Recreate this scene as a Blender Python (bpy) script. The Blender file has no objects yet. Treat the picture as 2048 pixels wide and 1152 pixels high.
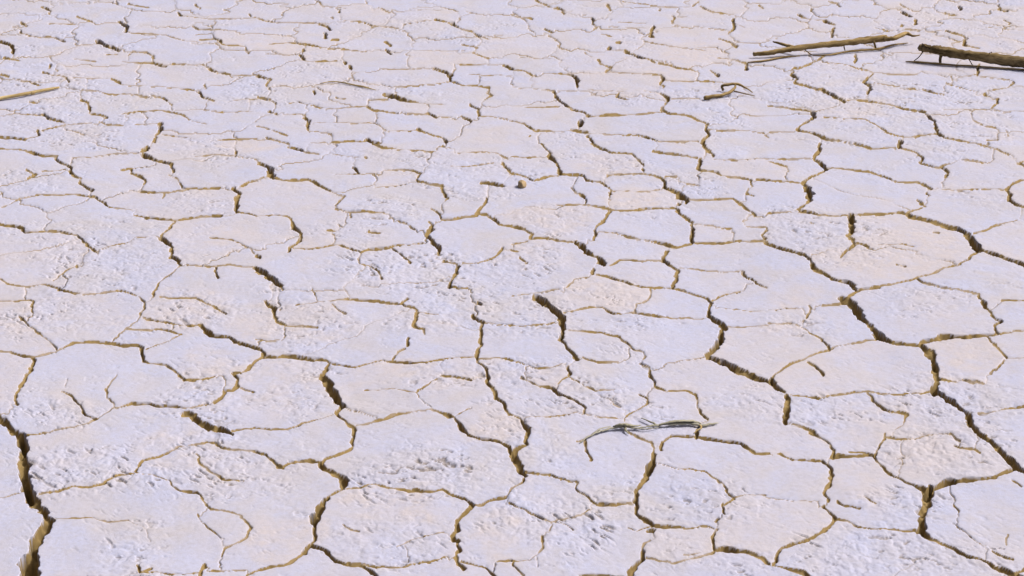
# Cracked dry lake bed with dead branches: every mud plate between the cracks is an object of its own.
import bpy, bmesh, math, random
import numpy as np
from mathutils import Vector, Matrix

# ------------------------------------------------------------------ camera, sky, sun, exposure
scene = bpy.context.scene
COL = scene.collection
FPX, PW, PH = 3640.0, 2048.0, 1152.0          # focal length in photo pixels, photo size
PITCH = math.radians(21.5)
CAM_H = 1.5

cam_data = bpy.data.cameras.new('camera')
cam = bpy.data.objects.new('camera', cam_data)
COL.objects.link(cam)
cam.location = (0, 0, CAM_H)
cam.rotation_euler = (math.pi / 2 - PITCH, 0, 0)
cam_data.sensor_width = 36.0
cam_data.lens = 36.0 * FPX / PW
cam_data.clip_start = 0.05
cam_data.clip_end = 12000
scene.camera = cam

SUN_EL = math.radians(50)
SUN_AZ = math.radians(22)                       # measured from +x (right) towards +y (away)
sdir = Vector((math.cos(SUN_EL) * math.cos(SUN_AZ), math.cos(SUN_EL) * math.sin(SUN_AZ), math.sin(SUN_EL)))
world = bpy.data.worlds.new('World')
scene.world = world
world.use_nodes = True
nt = world.node_tree
sky = nt.nodes.new('ShaderNodeTexSky')
sky.sky_type = 'NISHITA'
sky.sun_disc = False
sky.sun_elevation = SUN_EL
sky.sun_rotation = math.atan2(sdir.x, sdir.y)
sky.air_density = 0.35
sky.dust_density = 9.0
sky.ozone_density = 0.0
bg = nt.nodes['Background']
nt.links.new(sky.outputs[0], bg.inputs[0])
bg.inputs[1].default_value = 0.15
sun_data = bpy.data.lights.new('sun', 'SUN')
sun_data.energy = 3.2
sun_data.angle = math.radians(0.6)
sun_data.color = (1.0, 0.97, 0.93)
sun = bpy.data.objects.new('sun', sun_data)
COL.objects.link(sun)
sun.rotation_euler = sdir.to_track_quat('Z', 'Y').to_euler()
scene.view_settings.view_transform = 'Standard'
scene.view_settings.look = 'None'
scene.view_settings.gamma = 1.0
scene.view_settings.exposure = -0.25
scene.cycles.filter_width = 1.5

# ------------------------------------------------------------------ photo pixel -> ground
SP, CP = math.sin(PITCH), math.cos(PITCH)
def ray(px, py):
    X = (np.asarray(px, float) - PW / 2) / FPX
    Y = -(np.asarray(py, float) - PH / 2) / FPX
    return X, CP + Y * SP, -SP + Y * CP
def ground(px, py, z=0.0):
    X, dy, dz = ray(px, py)
    t = (z - CAM_H) / dz
    return X * t, dy * t
def at(px, py, z=0.0):
    x, y = ground(px, py, z)
    return Vector((float(x), float(y), z))

# ------------------------------------------------------------------ noise
def vnoise(x, y, seed):
    xi = np.floor(x).astype(np.int64); yi = np.floor(y).astype(np.int64)
    fx = (x - xi).astype(np.float32); fy = (y - yi).astype(np.float32)
    fx = fx * fx * fx * (fx * (fx * 6 - 15) + 10); fy = fy * fy * fy * (fy * (fy * 6 - 15) + 10)
    def h(a, b):
        n = (a * 374761393 + b * 668265263 + seed * 974634777) & 0xffffffff
        n = ((n ^ (n >> 13)) * 1274126177) & 0xffffffff
        n = n ^ (n >> 16)
        return (n & 0xffff).astype(np.float32) / 32767.5 - 1.0
    a = h(xi, yi); b = h(xi + 1, yi); c = h(xi, yi + 1); d = h(xi + 1, yi + 1)
    return (a + (b - a) * fx) * (1 - fy) + (c + (d - c) * fx) * fy
def fbm(x, y, seed, o=3):
    r = 0; a = 1.0; s = 0
    for k in range(o):
        r = r + a * vnoise(x * 2 ** k + 17.3 * k, y * 2 ** k - 9.1 * k, seed + k); s += a; a *= 0.5
    return r / s
def sstep(a, b, x):
    t = np.clip((x - a) / (b - a), 0, 1)
    return t * t * (3 - 2 * t)

# ------------------------------------------------------------------ materials
def new_mat(name):
    m = bpy.data.materials.new(name); m.use_nodes = True
    t = m.node_tree
    return m, t, t.nodes['Principled BSDF']
def node(t, typ, **kw):
    n = t.nodes.new(typ)
    for k, v in kw.items():
        if k in n.inputs.keys(): n.inputs[k].default_value = v
        else: setattr(n, k, v)
    return n
def ramp(t, src, stops):
    r = t.nodes.new('ShaderNodeValToRGB')
    e = r.color_ramp.elements
    while len(e) < len(stops): e.new(0.5)
    for el, (p, c) in zip(e, stops):
        el.position = p; el.color = c if len(c) == 4 else (*c, 1)
    t.links.new(src, r.inputs[0])
    return r
def mixc(t, fac, a, b):
    n = t.nodes.new('ShaderNodeMix'); n.data_type = 'RGBA'
    for s, v in ((n.inputs[0], fac), (n.inputs[6], a), (n.inputs[7], b)):
        if hasattr(v, 'is_linked'): t.links.new(v, s)
        else: s.default_value = v if not isinstance(v, tuple) else (*v, 1)
    return n.outputs[2]

CRUST = (0.404, 0.426, 0.565)
PINK = (0.460, 0.430, 0.456)
GREY = (0.330, 0.318, 0.350)
STAIN = (0.428, 0.408, 0.432)
PITC = (0.232, 0.198, 0.168)  # dirt in the pits, darkened further to add to their relief shade
SOIL_A = (0.275, 0.200, 0.086)
SOIL_B = (0.205, 0.147, 0.060)
def mud_material():
    m, t, b = new_mat('salt_crusted_mud')
    L = t.links.new
    geo = node(t, 'ShaderNodeNewGeometry')
    att = node(t, 'ShaderNodeAttribute', attribute_name='soil')
    sep = node(t, 'ShaderNodeSeparateColor')
    L(att.outputs['Color'], sep.inputs[0])
    n1 = node(t, 'ShaderNodeTexNoise', Scale=9.0, Detail=6.0, Roughness=0.6)
    n2 = node(t, 'ShaderNodeTexNoise', Scale=120.0, Detail=5.0, Roughness=0.65)
    n3 = node(t, 'ShaderNodeTexNoise', Scale=480.0, Detail=3.0, Roughness=0.6)
    for n in (n1, n2, n3): L(geo.outputs['Position'], n.inputs['Vector'])
    c = mixc(t, ramp(t, n1.outputs[0], [(0.42, (0, 0, 0)), (0.72, (0.42,) * 3)]).outputs[0], CRUST, PINK)
    n4 = node(t, 'ShaderNodeTexNoise', Scale=34.0, Detail=4.0, Roughness=0.7)
    L(geo.outputs['Position'], n4.inputs['Vector'])
    c = mixc(t, ramp(t, n4.outputs[0], [(0.48, (0, 0, 0)), (0.72, (0.6,) * 3)]).outputs[0], c, (0.410, 0.412, 0.485))
    n5 = node(t, 'ShaderNodeTexNoise', Scale=4.2, Detail=9.0, Roughness=0.72, Distortion=0.6)
    L(geo.outputs['Position'], n5.inputs['Vector'])
    c = mixc(t, ramp(t, n5.outputs[0], [(0.46, (0, 0, 0)), (0.66, (0.85,) * 3)]).outputs[0], c, STAIN)
    pk = node(t, 'ShaderNodeMath', operation='MULTIPLY')
    L(sep.outputs[1], pk.inputs[0]); L(ramp(t, n4.outputs[0], [(0.30, (0.35,) * 3), (0.62, (1.15,) * 3)]).outputs[0], pk.inputs[1])
    c = mixc(t, pk.outputs[0], c, PINK)
    c = mixc(t, ramp(t, n2.outputs[0], [(0.46, (0, 0, 0)), (0.72, (0.45,) * 3)]).outputs[0], c, GREY)
    c = mixc(t, ramp(t, n3.outputs[0], [(0.52, (0, 0, 0)), (0.75, (0.22,) * 3)]).outputs[0], c, (0.50, 0.495, 0.62))
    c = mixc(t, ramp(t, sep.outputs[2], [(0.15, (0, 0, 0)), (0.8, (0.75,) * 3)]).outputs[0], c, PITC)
    soil = mixc(t, n2.outputs[0], SOIL_A, SOIL_B)
    below = ramp(t, sep.outputs[0], [(0.28, (0, 0, 0)), (0.62, (1, 1, 1))])
    k = node(t, 'ShaderNodeMath', operation='MULTIPLY')
    L(below.outputs[0], k.inputs[0]); L(att.outputs['Alpha'], k.inputs[1])
    c = mixc(t, k.outputs[0], c, soil)
    L(c, b.inputs['Base Color'])
    b.inputs['Roughness'].default_value = 0.92
    b.inputs['Specular IOR Level'].default_value = 0.15
    b1 = node(t, 'ShaderNodeBump', Strength=0.5, Distance=0.0012)
    L(n2.outputs[0], b1.inputs['Height'])
    b2 = node(t, 'ShaderNodeBump', Strength=0.35, Distance=0.0005)
    L(n3.outputs[0], b2.inputs['Height']); L(b1.outputs[0], b2.inputs['Normal'])
    L(b2.outputs[0], b.inputs['Normal'])
    return m
def far_mud_material():
    m, t, b = new_mat('far_cracked_mud')
    L = t.links.new
    geo = node(t, 'ShaderNodeNewGeometry')
    n0 = node(t, 'ShaderNodeTexNoise', Scale=6.0, Detail=4.0)
    L(geo.outputs['Position'], n0.inputs['Vector'])
    add = node(t, 'ShaderNodeVectorMath', operation='MULTIPLY_ADD')
    L(n0.outputs['Color'], add.inputs[0]); add.inputs[1].default_value = (0.06, 0.06, 0.0)
    L(geo.outputs['Position'], add.inputs[2])
    v = node(t, 'ShaderNodeTexVoronoi', Scale=3.6, feature='DISTANCE_TO_EDGE')
    L(add.outputs[0], v.inputs['Vector'])
    r = ramp(t, v.outputs['Distance'], [(0.0, (1, 1, 1)), (0.014, (0, 0, 0))])
    n1 = node(t, 'ShaderNodeTexNoise', Scale=9.0, Detail=6.0)
    L(geo.outputs['Position'], n1.inputs['Vector'])
    c = mixc(t, n1.outputs[0], CRUST, PINK)
    c = mixc(t, ramp(t, r.outputs[0], [(0.0, (0, 0, 0)), (1.0, (0.7,) * 3)]).outputs[0], c, SOIL_A)
    L(c, b.inputs['Base Color'])
    b.inputs['Roughness'].default_value = 0.92
    bp = node(t, 'ShaderNodeBump', Strength=0.3, Distance=0.01); bp.invert = True
    L(r.outputs[0], bp.inputs['Height']); L(bp.outputs[0], b.inputs['Normal'])
    return m
def soil_material():
    m, t, b = new_mat('brown_subsoil')
    n = node(t, 'ShaderNodeTexNoise', Scale=60.0, Detail=5.0)
    t.links.new(mixc(t, n.outputs[0], SOIL_A, SOIL_B), b.inputs['Base Color'])
    b.inputs['Roughness'].default_value = 0.95
    return m
def wood_material(name, light, dark, streak=1.0):
    m, t, b = new_mat(name)
    L = t.links.new
    tc = node(t, 'ShaderNodeTexCoord')
    at_ = node(t, 'ShaderNodeAttribute', attribute_name='grain')
    mp = node(t, 'ShaderNodeMapping'); mp.inputs['Scale'].default_value = (18, 2.2, 18)
    L(at_.outputs['Vector'], mp.inputs[0])
    n = node(t, 'ShaderNodeTexNoise', Scale=6.0, Detail=6.0, Roughness=0.65)
    L(mp.outputs[0], n.inputs['Vector'])
    n2 = node(t, 'ShaderNodeTexNoise', Scale=70.0, Detail=3.0)
    L(tc.outputs['Object'], n2.inputs['Vector'])
    r = ramp(t, n.outputs[0], [(0.36, dark), (0.62, light)])
    c = mixc(t, ramp(t, n2.outputs[0], [(0.55, (0, 0, 0)), (0.75, (0.6,) * 3)]).outputs[0], r.outputs[0], dark)
    L(c, b.inputs['Base Color'])
    b.inputs['Roughness'].default_value = 0.9; b.inputs['Specular IOR Level'].default_value = 0.12
    bp = node(t, 'ShaderNodeBump', Strength=0.6, Distance=0.0015)
    L(n.outputs[0], bp.inputs['Height']); L(bp.outputs[0], b.inputs['Normal'])
    return m
MUD = mud_material()

# ------------------------------------------------------------------ crack survey
# Cracks as seen in the photograph. "T x y" starts a tile of the photo (offset in photo pixels, points in quarter
# pixels); each other line is a crack: first its width in photo pixels, then points; "@w" changes the width.
TRACES = """
T 0 864
14 -60 -200 -20 -130 0 -100 @14 60 -40 130 15 @18 175 50 @20 185 150 190 280 @21 200 400 230 510 @22 290 570 350 650 @24 378 700 340 790 @22 300 860 @26 260 960 @34 230 1060 @37 225 1200
2 210 25 320 15 400 -5
3 -20 525 60 515 150 490
4 310 500 450 480 600 445 740 445 @6 840 410 930 345 @4 1080 325
7 1090 310 1105 250 1135 220 @4 1280 180 1400 120 1500 100 1650 75 1720 85
3 1090 315 1250 350 1340 390 1400 450 @5 1460 480 1570 485 1640 560 1690 620 @3 1750 620 1870 640 @6 1940 680 2010 760 @4 1960 840 1890 890 1800 935 @2 1770 1000
2 430 690 560 695 700 690 @2.5 900 710 1030 705 @1.5 1060 740 1160 785 @2 1190 870
2 1570 670 1650 780 1780 850
4 1090 1080 1130 1130 1210 1105
7 1640 1060 1630 1120 1610 1190
3 1130 1130 1380 1140 1600 1130
3 1700 1105 1960 1105
5 1720 80 1790 130 @3 1900 150 2048 160
3 1560 180 1640 290 1780 370 1950 390
T 512 864
5 0 165 70 190 @6 130 240 170 280 @3 220 290 300 245 @5 400 235 @3 500 245 530 255
12 520 265 600 310 @16 660 350 700 400 @10 700 450
7 790 -10 780 60 750 140 @4 680 180 570 215 @8 540 250
5 700 450 830 455 900 430 @6 940 415 1050 450 1200 475 @7 1270 465 1380 480 @5 1500 475 1560 505 1660 535 @10 1720 585
5 690 460 590 515 @18 550 560 @20 510 630 480 700 @9 480 740 @8 470 820 @9 435 900 @11 405 960
3 400 970 330 1020 250 1045 @5 100 1080 0 1110 -60 1150
8 450 910 550 935 610 975 640 1015 @9 720 1040 @7 850 1075 900 1110 @10 940 1140 980 1190
5 740 1035 850 1060 960 1085
4 960 1085 1050 1080 1190 1075 @2 1290 1050 1400 1040 1530 1005
10 1720 590 1670 650 @11 1620 720 1600 790 @9 1580 830 1590 870 @6 1620 870 1650 940 @5 1610 970 @10 1600 1010 1620 1060 1660 1090
4 1720 590 1800 580 1900 545 2000 530 2030 490 2048 450
5 1650 1030 1740 1060 1830 1080 1900 1140 1950 1190
3 1930 1030 2048 1025
6 1650 -10 1710 35 1780 60 1920 90 1980 115 2040 130 @9 2045 200
2 1140 910 1290 850 1390 820 1500 800
3 690 740 750 775 830 795
T 1024 864
8 130 -10 125 40 105 120 60 140 @12 15 180 20 230 60 300 @9 100 350
4 90 370 60 410 0 455
3 110 325 300 340 400 370 530 400 520 450 @5 600 520 680 570 @4 800 572 940 565
3 -10 565 60 600 @4 150 655 290 690 340 710 @2 390 695 500 680 620 620
2 340 720 300 780
2 390 710 490 780
4 530 85 590 70 600 170 630 240
4 910 -5 1010 50 1110 80 1150 130 @11 1140 190 1130 240 @13 1100 320 @11 1050 400 1000 470 @14 975 540 @9 985 640 @7 1060 690 1110 735 @8 1150 740 1220 755 @2 1400 750 1570 745 1630 775
2 930 750 1000 765 1090 745
6 1090 780 1140 785
3 1100 850 1030 910 @11 1025 1000 @9 990 1060 @13 945 1110 935 1190
3 1060 995 1160 1025 1280 1040 1400 1020 1500 995 1610 960
2 1380 980 1500 965
4 1640 770 1600 840 1610 900 @8 1620 940 @10 1700 935 1780 945 @7 1850 945 1950 970 @10 2000 1010 2048 1060
3 1680 580 1690 650
6 1660 700 1650 710
3 1700 590 1760 550 @6 1775 530
2 1170 235 1300 270 1430 295 @4 1540 310 1600 360 1680 410 @6 1720 480 1770 515
2 1780 510 1900 495 2048 495
8 1200 90 1210 140
5 1210 80 1270 40 1380 35 1470 30 @9 1560 40 @7 1680 55 1820 80 @6 1900 130 1960 160 2048 165
8 1490 -10 1485 40
2 0 1030 130 1015 200 970 @5 245 920 245 830
3 20 1035 80 1140
2 190 990 210 1070
3 560 1140 720 1135 880 1145
T 1536 864
3 -10 170 80 165 @4 200 205 300 210 430 215
4 330 -10 430 30 490 80 @8 510 140 520 180 @4 640 175 830 175
2 620 150 720 150 820 170
7 440 215 500 270 @10 515 330 510 410 @8 460 440 450 480 @5 500 540
7 460 590 500 640 540 690
4 840 180 @6 900 260 1000 330 1080 390 @8 1200 430 1260 450
4 850 175 880 130 930 50 940 0
3 940 25 1110 50 @2 1330 15
8 1650 -20 1740 50 1790 90 @15 1840 130 @13 1900 200 1980 260 @11 2010 290 2080 320
9 1270 460 1350 440 @12 1430 395 @10 1560 385 1680 380 1800 360 1900 320 1980 290
17 1280 460 1290 520 @15 1250 580 1230 660 1230 740 @12 1200 790 @8 1300 840 1400 900 @7 1500 940 1600 990 1700 1020 @12 1790 1060 1900 1110 1970 1140 2080 1190
6 1970 1130 2060 1085
5 540 680 @4 620 700 720 745 @3 840 770 930 775 @5 1010 770 1150 775 1190 785
7 530 690 490 750 @6 400 810 330 850 @8 230 875 @6 110 920 70 980 @9 50 1040 30 1070
6 40 1070 150 1090 @9 250 1110 330 1150 420 1200
2 -10 510 100 515 200 540 380 540
4 570 545 640 580 740 605
3 780 510 860 560
2 1460 730 1560 800 1700 900
3 1910 820 1910 890
3 1500 580 1525 630
4 1790 960 1880 1010 1950 1025
2 1950 380 2040 440
2 1060 200 1080 240
3 1440 10 1540 60
3 1480 100 1560 120 1640 130 1690 160
T 0 576
4 450 5 @3 600 35 700 45 850 25 @4 950 20 1050 40 1110 70 @6 1140 110 1140 180
2 -20 85 120 85 260 85
6 280 95 260 130 255 180
2 1140 200 1080 260 1000 330 900 430
4 155 215 180 250 @3 240 300 330 390 400 420 450 470 450 495
3 -20 500 60 505 @5 180 540 250 545 @2.5 290 540 450 500 @4 590 435 730 430 870 435 @7 1000 450 1110 460 @10 1135 480 1140 570 @4 1190 590 1320 605 1400 650 1440 690 1480 720 @2 1600 715 1700 690
8 265 560 260 610 @6 235 670 @8 205 740 170 800 @7 135 850 130 930
1.5 530 720 530 790
4 500 835 570 870 620 930 @5 690 1010 @4 760 1040
2 930 680 880 750 @4 855 820 855 880 @3 920 945
2 410 1140 600 1105 720 1070 830 1000 930 950 @4 1060 915 1190 910 @5 1290 940 @3 1460 950 1530 945 @2 1660 910
2 1450 370 1300 430 1180 490
3 1010 330 1150 325 1350 335 1460 370
3 1140 240 1280 265 1350 270 @2 1460 290 @3 1590 290
10 1600 300 1640 340 @6 1720 370 1830 385 @9 1880 425 @7 1960 455 2048 470
5 1250 -10 1220 70
3 1270 80 1460 85 1570 85 @4 1650 125 1730 165 1800 210
6 2048 570 1990 630 @2 1930 660 @7 1860 670 1900 710 1895 770 @4 1860 800 1800 805 @6 1800 830 1770 880 1730 900
3 1910 780 2030 810
12 1480 1000 1530 995 @13 1600 1060 1700 1105 1780 1140 @9 1850 1175
4 1850 1145 1980 1125 2048 1115
T 512 576
6 75 120 95 140 @8 140 160 150 210 @5 180 270 @4 240 295 400 305 500 315
2 220 310 230 350
2 320 140 480 125 600 110 @4 730 95 @5 880 105 970 110 @4 1100 115 1160 130
2 440 0 490 80 500 120
7 1215 80 1190 100 @8 1180 140 @5 1270 150 @9 1300 185 1270 240 @8 1260 300 @3 1330 330 1350 365
3 610 140 650 185 710 210
2 1310 190 1460 210
9 1785 110 1800 125
6 1730 210 1760 240 @7 1810 270 @8 1800 370 1790 470 @9 1770 555 @5 1780 600 @7 1850 660 1860 740 @5 1850 765 @9 1890 810 1920 890 @6 1970 930 @8 1990 990 2040 1030
2.5 1820 275 2048 300
7 1220 410 1215 450
3 1190 480 1140 510 1100 570
8 -5 470 40 480 @10 50 540 @7 180 545 250 540 @8 350 550 @4 450 570 570 575 620 600 @3 780 625 900 595 1010 570 1040 580 @6 1080 590 1250 605 @4 1330 600 1400 590 @3 1550 570 1680 555 1750 555
3 1780 570 1950 575 2048 585
6 590 600 @9 530 660 @13 530 700 580 760 @15 620 830 @11 650 870 @15 680 930 @9 640 1000 @7 690 1060 @6 790 1130 @9 800 1150
3 810 1110 950 1075 @5 1050 1045 1150 1020 @3 1280 1000 1400 985 @6 1480 1010 1550 1040 @3 1590 1040 @9 1630 1090 1670 1150
2 1590 1030 1720 965
2 860 810 970 815 1080 800 1270 840 1400 970
2 1280 840 1450 740
4 1480 710 1600 720 1720 745
3 -10 1115 130 1130 260 1125 @2 400 1080 540 1040 620 1010
2 0 405 180 415
4 -10 575 50 540
1.5 720 960 850 1000 960 1030
T 1024 576
2 0 55 160 40 @3 380 10
12 195 65 240 90 @14 300 140 350 190 @13 395 230 400 300 @11 400 360 390 420 @5 430 460 @7 440 490 500 540 525 585
2 0 305 150 305 330 280
2 420 190 500 180 @4 620 155 720 145 @6 790 180 @3 830 200 980 190 @4 1060 210 @5 1150 220 @2 1260 235 1400 225 1520 230
3 980 190 1000 120 @2 1080 80 @4 1110 20 1115 -10
2.5 440 335 600 350 @3 720 360 @4 850 395 920 440 @4 980 500 @2 1040 520 @4 1050 570
3 1030 600 1100 640 @9 1115 690 1125 740 @4 1140 780 1210 815
2 1250 820 1400 820 @4 1460 850 1490 900 @5 1490 950 1530 1000 @4 1570 1040
2.5 560 575 650 595 860 610
5 455 650 460 710
2 370 780 400 740 460 730 @3 540 765
4 600 800 660 830 @2 830 820
3 60 735 160 775 230 795 @7 310 810 @9 360 850 @5 450 890 @6 530 930 @4 580 970 575 1020
2 -10 590 80 610 150 645 @1.5 300 645 400 625
2 120 1055 300 1045 540 1015 @2 700 1050 860 1055
4 1020 850 @5 1090 890 1080 930 @2.5 1000 980 930 1030 905 1080
3 0 1030 60 1060 @9 100 1110 130 1165
3 1330 0 1450 35 @5 1560 70 @8 1590 110 @6 1570 170 @8 1560 215 @11 1630 255 1700 310 @9 1720 320
2 1730 300 2048 300
2 1650 145 1900 170 2030 175
9 1690 330 @13 1660 400 @12 1640 460 @9 1560 545
1.5 1530 545 1400 570 1230 600
10 1560 540 @13 1680 590 1750 620 @13 1850 670 @14 1950 715 @8 2040 750 2070 770
2 1600 75 1720 30 1850 5
4 820 940 870 960
T 1536 576
12 20 750 70 790 @4 130 830
12 150 860 @11 140 930 @12 140 1000 130 1075
3 30 720 60 690 @4 130 640 190 600 @3 260 570 @3 380 525 500 490 @2 560 460 @4 700 430 870 415
5 500 490 @4 440 410 @2 380 370 230 290
2 0 285 200 270
3 300 240 350 160 340 130
2 0 165 220 150
3 440 135 600 120
13 600 95 650 100 @13 720 170 @15 740 220 @13 800 280 @14 880 360 @14 910 400 @8 1000 430 @7 1090 445 1200 450
8 1220 430 1300 420 @12 1400 395 @10 1540 390 @9 1700 385 @3 1850 370 1940 365
6 680 0 720 15 @3 890 0
3 650 70 740 20
10 1210 450 @14 1270 510 1330 570 @15 1345 640 @14 1345 730 @15 1335 830 @10 1370 835 @12 1430 890 1500 930 @10 1560 970 @14 1600 1020 @15 1620 1090 @8 1680 1150
5 1740 390 1800 460 1870 520 1910 560
3 1890 580 1870 620 1800 680
1.5 1900 560 2048 560
3 1340 0 1520 25 1690 60 @8 1710 110 @7 1760 180 @6 1800 230 1860 270 @4 1800 310 1810 350 1840 370
2.5 1870 105 2060 105
3 1960 350 2060 350
3 180 850 300 860 400 875 @4 560 850 @4 700 825 800 820 @2.5 1000 845 1180 840 1300 825
5 790 830 860 900 @5 930 950 @3 1000 985 @5 1110 1010 @2 1080 1080 1000 1130
3 1690 1005 1800 1000 @3 1900 960 2060 950
3 170 1070 @4 280 1100 380 1145
4 1380 730 1500 745
3 1570 730 1720 775
4 320 590 460 690
T 0 288
3 -20 35 140 35 @7 270 70 @4 330 90 460 95 @5 450 120 510 155 570 185 @7 560 225 @5 640 265 @6 640 300 690 340 @7 735 365
2 330 215 520 195
4 205 205 280 240 230 270
1.5 580 105 780 90 @3 900 70 1110 65
8 1130 50 1180 20
9 1150 80 @11 1240 120 @7 1380 155 @5 1390 215
3 1350 240 1430 285 1470 345 @2 1490 355 @3 1600 360 1760 355
2 1230 160 1080 180 960 200
4 1040 190 1060 230 1140 255 1170 290 @2 1150 330 1110 360
4 1110 365 1220 380 1380 380 @2 1500 365
4 1310 390 1305 430
2 30 500 120 450 @4 160 430 @3 330 400 500 400 600 395 @5 640 400 @3 760 415 @5 790 445 840 465 @2 860 495 1050 510
5 1090 565 1180 585 @4 1260 590 @4 1400 605 @3 1510 595 @5 1700 575 1770 580
6 1410 615 @5 1360 680 @2 1280 740
6 -10 630 @6 180 665 @5 210 695 @2.5 310 695 @4 390 690 480 690 @5 560 710 @4 620 720 @5 680 790 @6 740 835 @3 790 875
6 615 960 625 980
11 1290 755 1340 790 @11 1380 830 1360 900 @8 1430 945 1440 975
2 1440 980 1380 1030 1280 1100 @4 1240 1145
3 1500 970 1700 990 1830 970 1920 985 @2 2048 1000
3 1720 1000 1740 1080
1.5 800 835 1000 790 1100 745 1250 740
5 -10 1070 70 1110 @4 150 1125 210 1130 @2 320 1110 @4 360 1110 410 1125 480 1155
2 620 960 520 1010 420 1080
3 1680 750 @2.5 1850 770 1980 830 2040 880
9 1870 360 1910 400 @10 1890 450 1890 500 @10 1885 545 @3 1920 550 2048 575
4 1930 340 2000 310 2048 300
2 1560 90 1700 80 1890 90 2040 120
6 1885 60 1885 90
T 512 288
8 20 155 90 180 @15 115 210 @13 130 260 @4 150 275 230 290 @5 420 290 @6 490 320 @3 540 350 @2.5 650 400 700 425 @4 665 460 @3 650 500
4 0 300 70 275
5 640 525 740 550 @4 850 548 1020 560
5 760 555 765 590
2.5 0 575 180 570 @4 260 580 @6 285 600 @10 310 670 @7 370 715 375 750 @4 310 800 @9 270 830 265 860
3 290 830 430 840 540 825 @5 650 815 @5 760 840 @6 830 880 @6 900 855 1050 835 @3 1130 810 1320 795
4 1090 840 1150 880 @5 1200 920 1240 955
2 825 890 815 970 @2 900 980 @4 980 1030 1010 1090
3 660 650 690 670
2 560 700 640 705
3 890 705 990 715
4 270 30 @7 315 35 @3 400 65 @2 500 85
1.5 610 80 820 105
5 940 0 @9 1025 35 @2 1100 45 1340 60 @5 1420 75
5 780 185 @4 810 235
2 640 250 800 240 @3 950 240
2 1020 210 @3 1150 205 1230 210 @4 1320 240 1300 270 1280 305 @4 1380 325 @5 1490 350 @8 1500 390 @4 1530 440 1520 465
1.5 960 355 1200 320
4 1410 530 @4 1480 570 @5 1495 605 @4 1570 608 @3 1750 580 @6 1770 555 @4 1850 570 @6 1910 605 @3 1950 640 2048 660
4 1850 440 @6 1835 480 1780 540
10 1400 640 @11 1400 680 1375 730 @10 1420 790 @10 1460 820 @10 1460 860
7 1490 930 @4 1590 950 @10 1620 990 @7 1590 1050 @10 1555 1100 1560 1140
2.5 1640 945 1780 940 @4 1850 920 1910 890 1970 825
12 5 1015 70 1050 @12 150 1110 @8 210 1145 225 1165
1.5 1600 75 @2 1740 70 1820 60 @3 1920 75 @3 2010 120
2 1550 190 @2.5 1700 190 1900 155
4 1960 150 2000 190 2048 240
6 1800 315 1860 320 @6 1970 340
3 1140 620 1200 640
4 1220 660 1280 690
7 5 900 40 915
4 1365 125 1375 130
4 870 110 875 120
5 1500 20 1508 25
3 1560 1140 1700 1148
T 1024 288
3 240 0 280 40 310 70 @10 300 95 @5 350 150 380 190 @11 380 220 @7 400 240 @5 560 250 @6 600 290 @3 710 310 @5 750 340 @4 790 380 785 410
2 0 105 230 100
3 0 235 110 260 @3 180 300 260 270 380 250
3 470 350 510 395 590 430 @4 590 480
3 360 490 560 490 @4 640 500 @6 770 520 @4 800 530 930 540 1080 525 1240 515 @5 1300 515 @6 1380 580 @6 1450 640 @9 1430 700 @11 1450 770
5 640 -5 700 25 @4 780 65 @3 960 85 @4 1000 130 1050 170
6 1040 205 1048 212
3 760 250 900 240 1020 240 @4 1080 245 1180 270 @10 1215 300 @9 1230 345 @8 1290 375 @16 1340 405 @12 1390 440 @7 1380 470
5 1322 480 1335 485
2 1190 365 1000 380 800 380
3 1220 265 1320 265
4 1130 65 @4 1250 85 1390 100 1480 120
8 1525 0 1530 30 @7 1590 70 @4 1610 105
1.5 1620 125 1800 130 1980 115 2048 120
8 1505 130 1490 200 @4 1520 212 @5 1630 230 1680 260 @4 1890 285 1920 300 @4 1915 340
3 1890 360 1865 400 1930 420
4 1960 285 2048 290
2.5 1400 445 1600 445 @4 1780 440 @7 1820 475 1900 540 @5 1940 570
6 780 540 @8 750 610 @4 690 650 @6 665 690 @5 680 720 @4 650 760
2 700 695 860 715 @4 930 740 @3 1090 765 @4 1230 795 1310 815 @2.5 1450 790
2 1460 635 1600 650 1750 675
3 1850 640 1860 610
2.5 1860 655 2020 665 @5 2030 690 2005 730 @6 2030 755
3 1480 780 @4 1640 785 1800 770 @3 2048 775
4 -10 655 @5 110 680 @7 160 720 @10 150 750 @6 260 750 @4 380 770 490 785
3 0 795 130 775
12 515 790 555 810 @9 590 860 @7 680 900 @13 710 930 @10 745 960
3 790 965 870 925 @4 980 925 1190 925
5 1250 850 @9 1220 900 @10 1210 925 @6 1270 960 @7 1320 1000 @9 1310 1060 @9 1285 1135
2 1340 970 1500 985 1680 1000 1820 995 @4 1880 1040 @3 1960 1095 @4 2030 1130
9 640 1010 635 1035
4 670 1040 @5 800 1065 900 1095 @3 1050 1135 1220 1135
2 600 1060 500 1085 @5 440 1140
4 60 910 120 950
3 0 840 50 860
3 1400 320 1500 340
3 1290 1140 1370 1155
T 1536 288
7 420 0 @9 405 60 @6 365 125 @9 420 150 @13 455 200 @3 440 225 380 250 @5 320 280 @8 280 320 @14 320 380 @13 340 450 @4 300 490 @9 245 530 @7 260 545 340 555 @2 400 570 630 575 @4 760 565 @3.5 920 555 @5 1060 545 1100 560
3 0 555 190 550
2 -10 120 180 125 340 120
3 -10 290 100 300 260 315
3 470 190 580 195 @4 680 205 820 225 @3 930 265 1050 295 @4 1190 300 @6 1240 320 @4 1310 355
6 1265 395 1280 410
7 1200 450 1215 470 @4 1270 495 @3 1190 520 @5 1110 550
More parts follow.
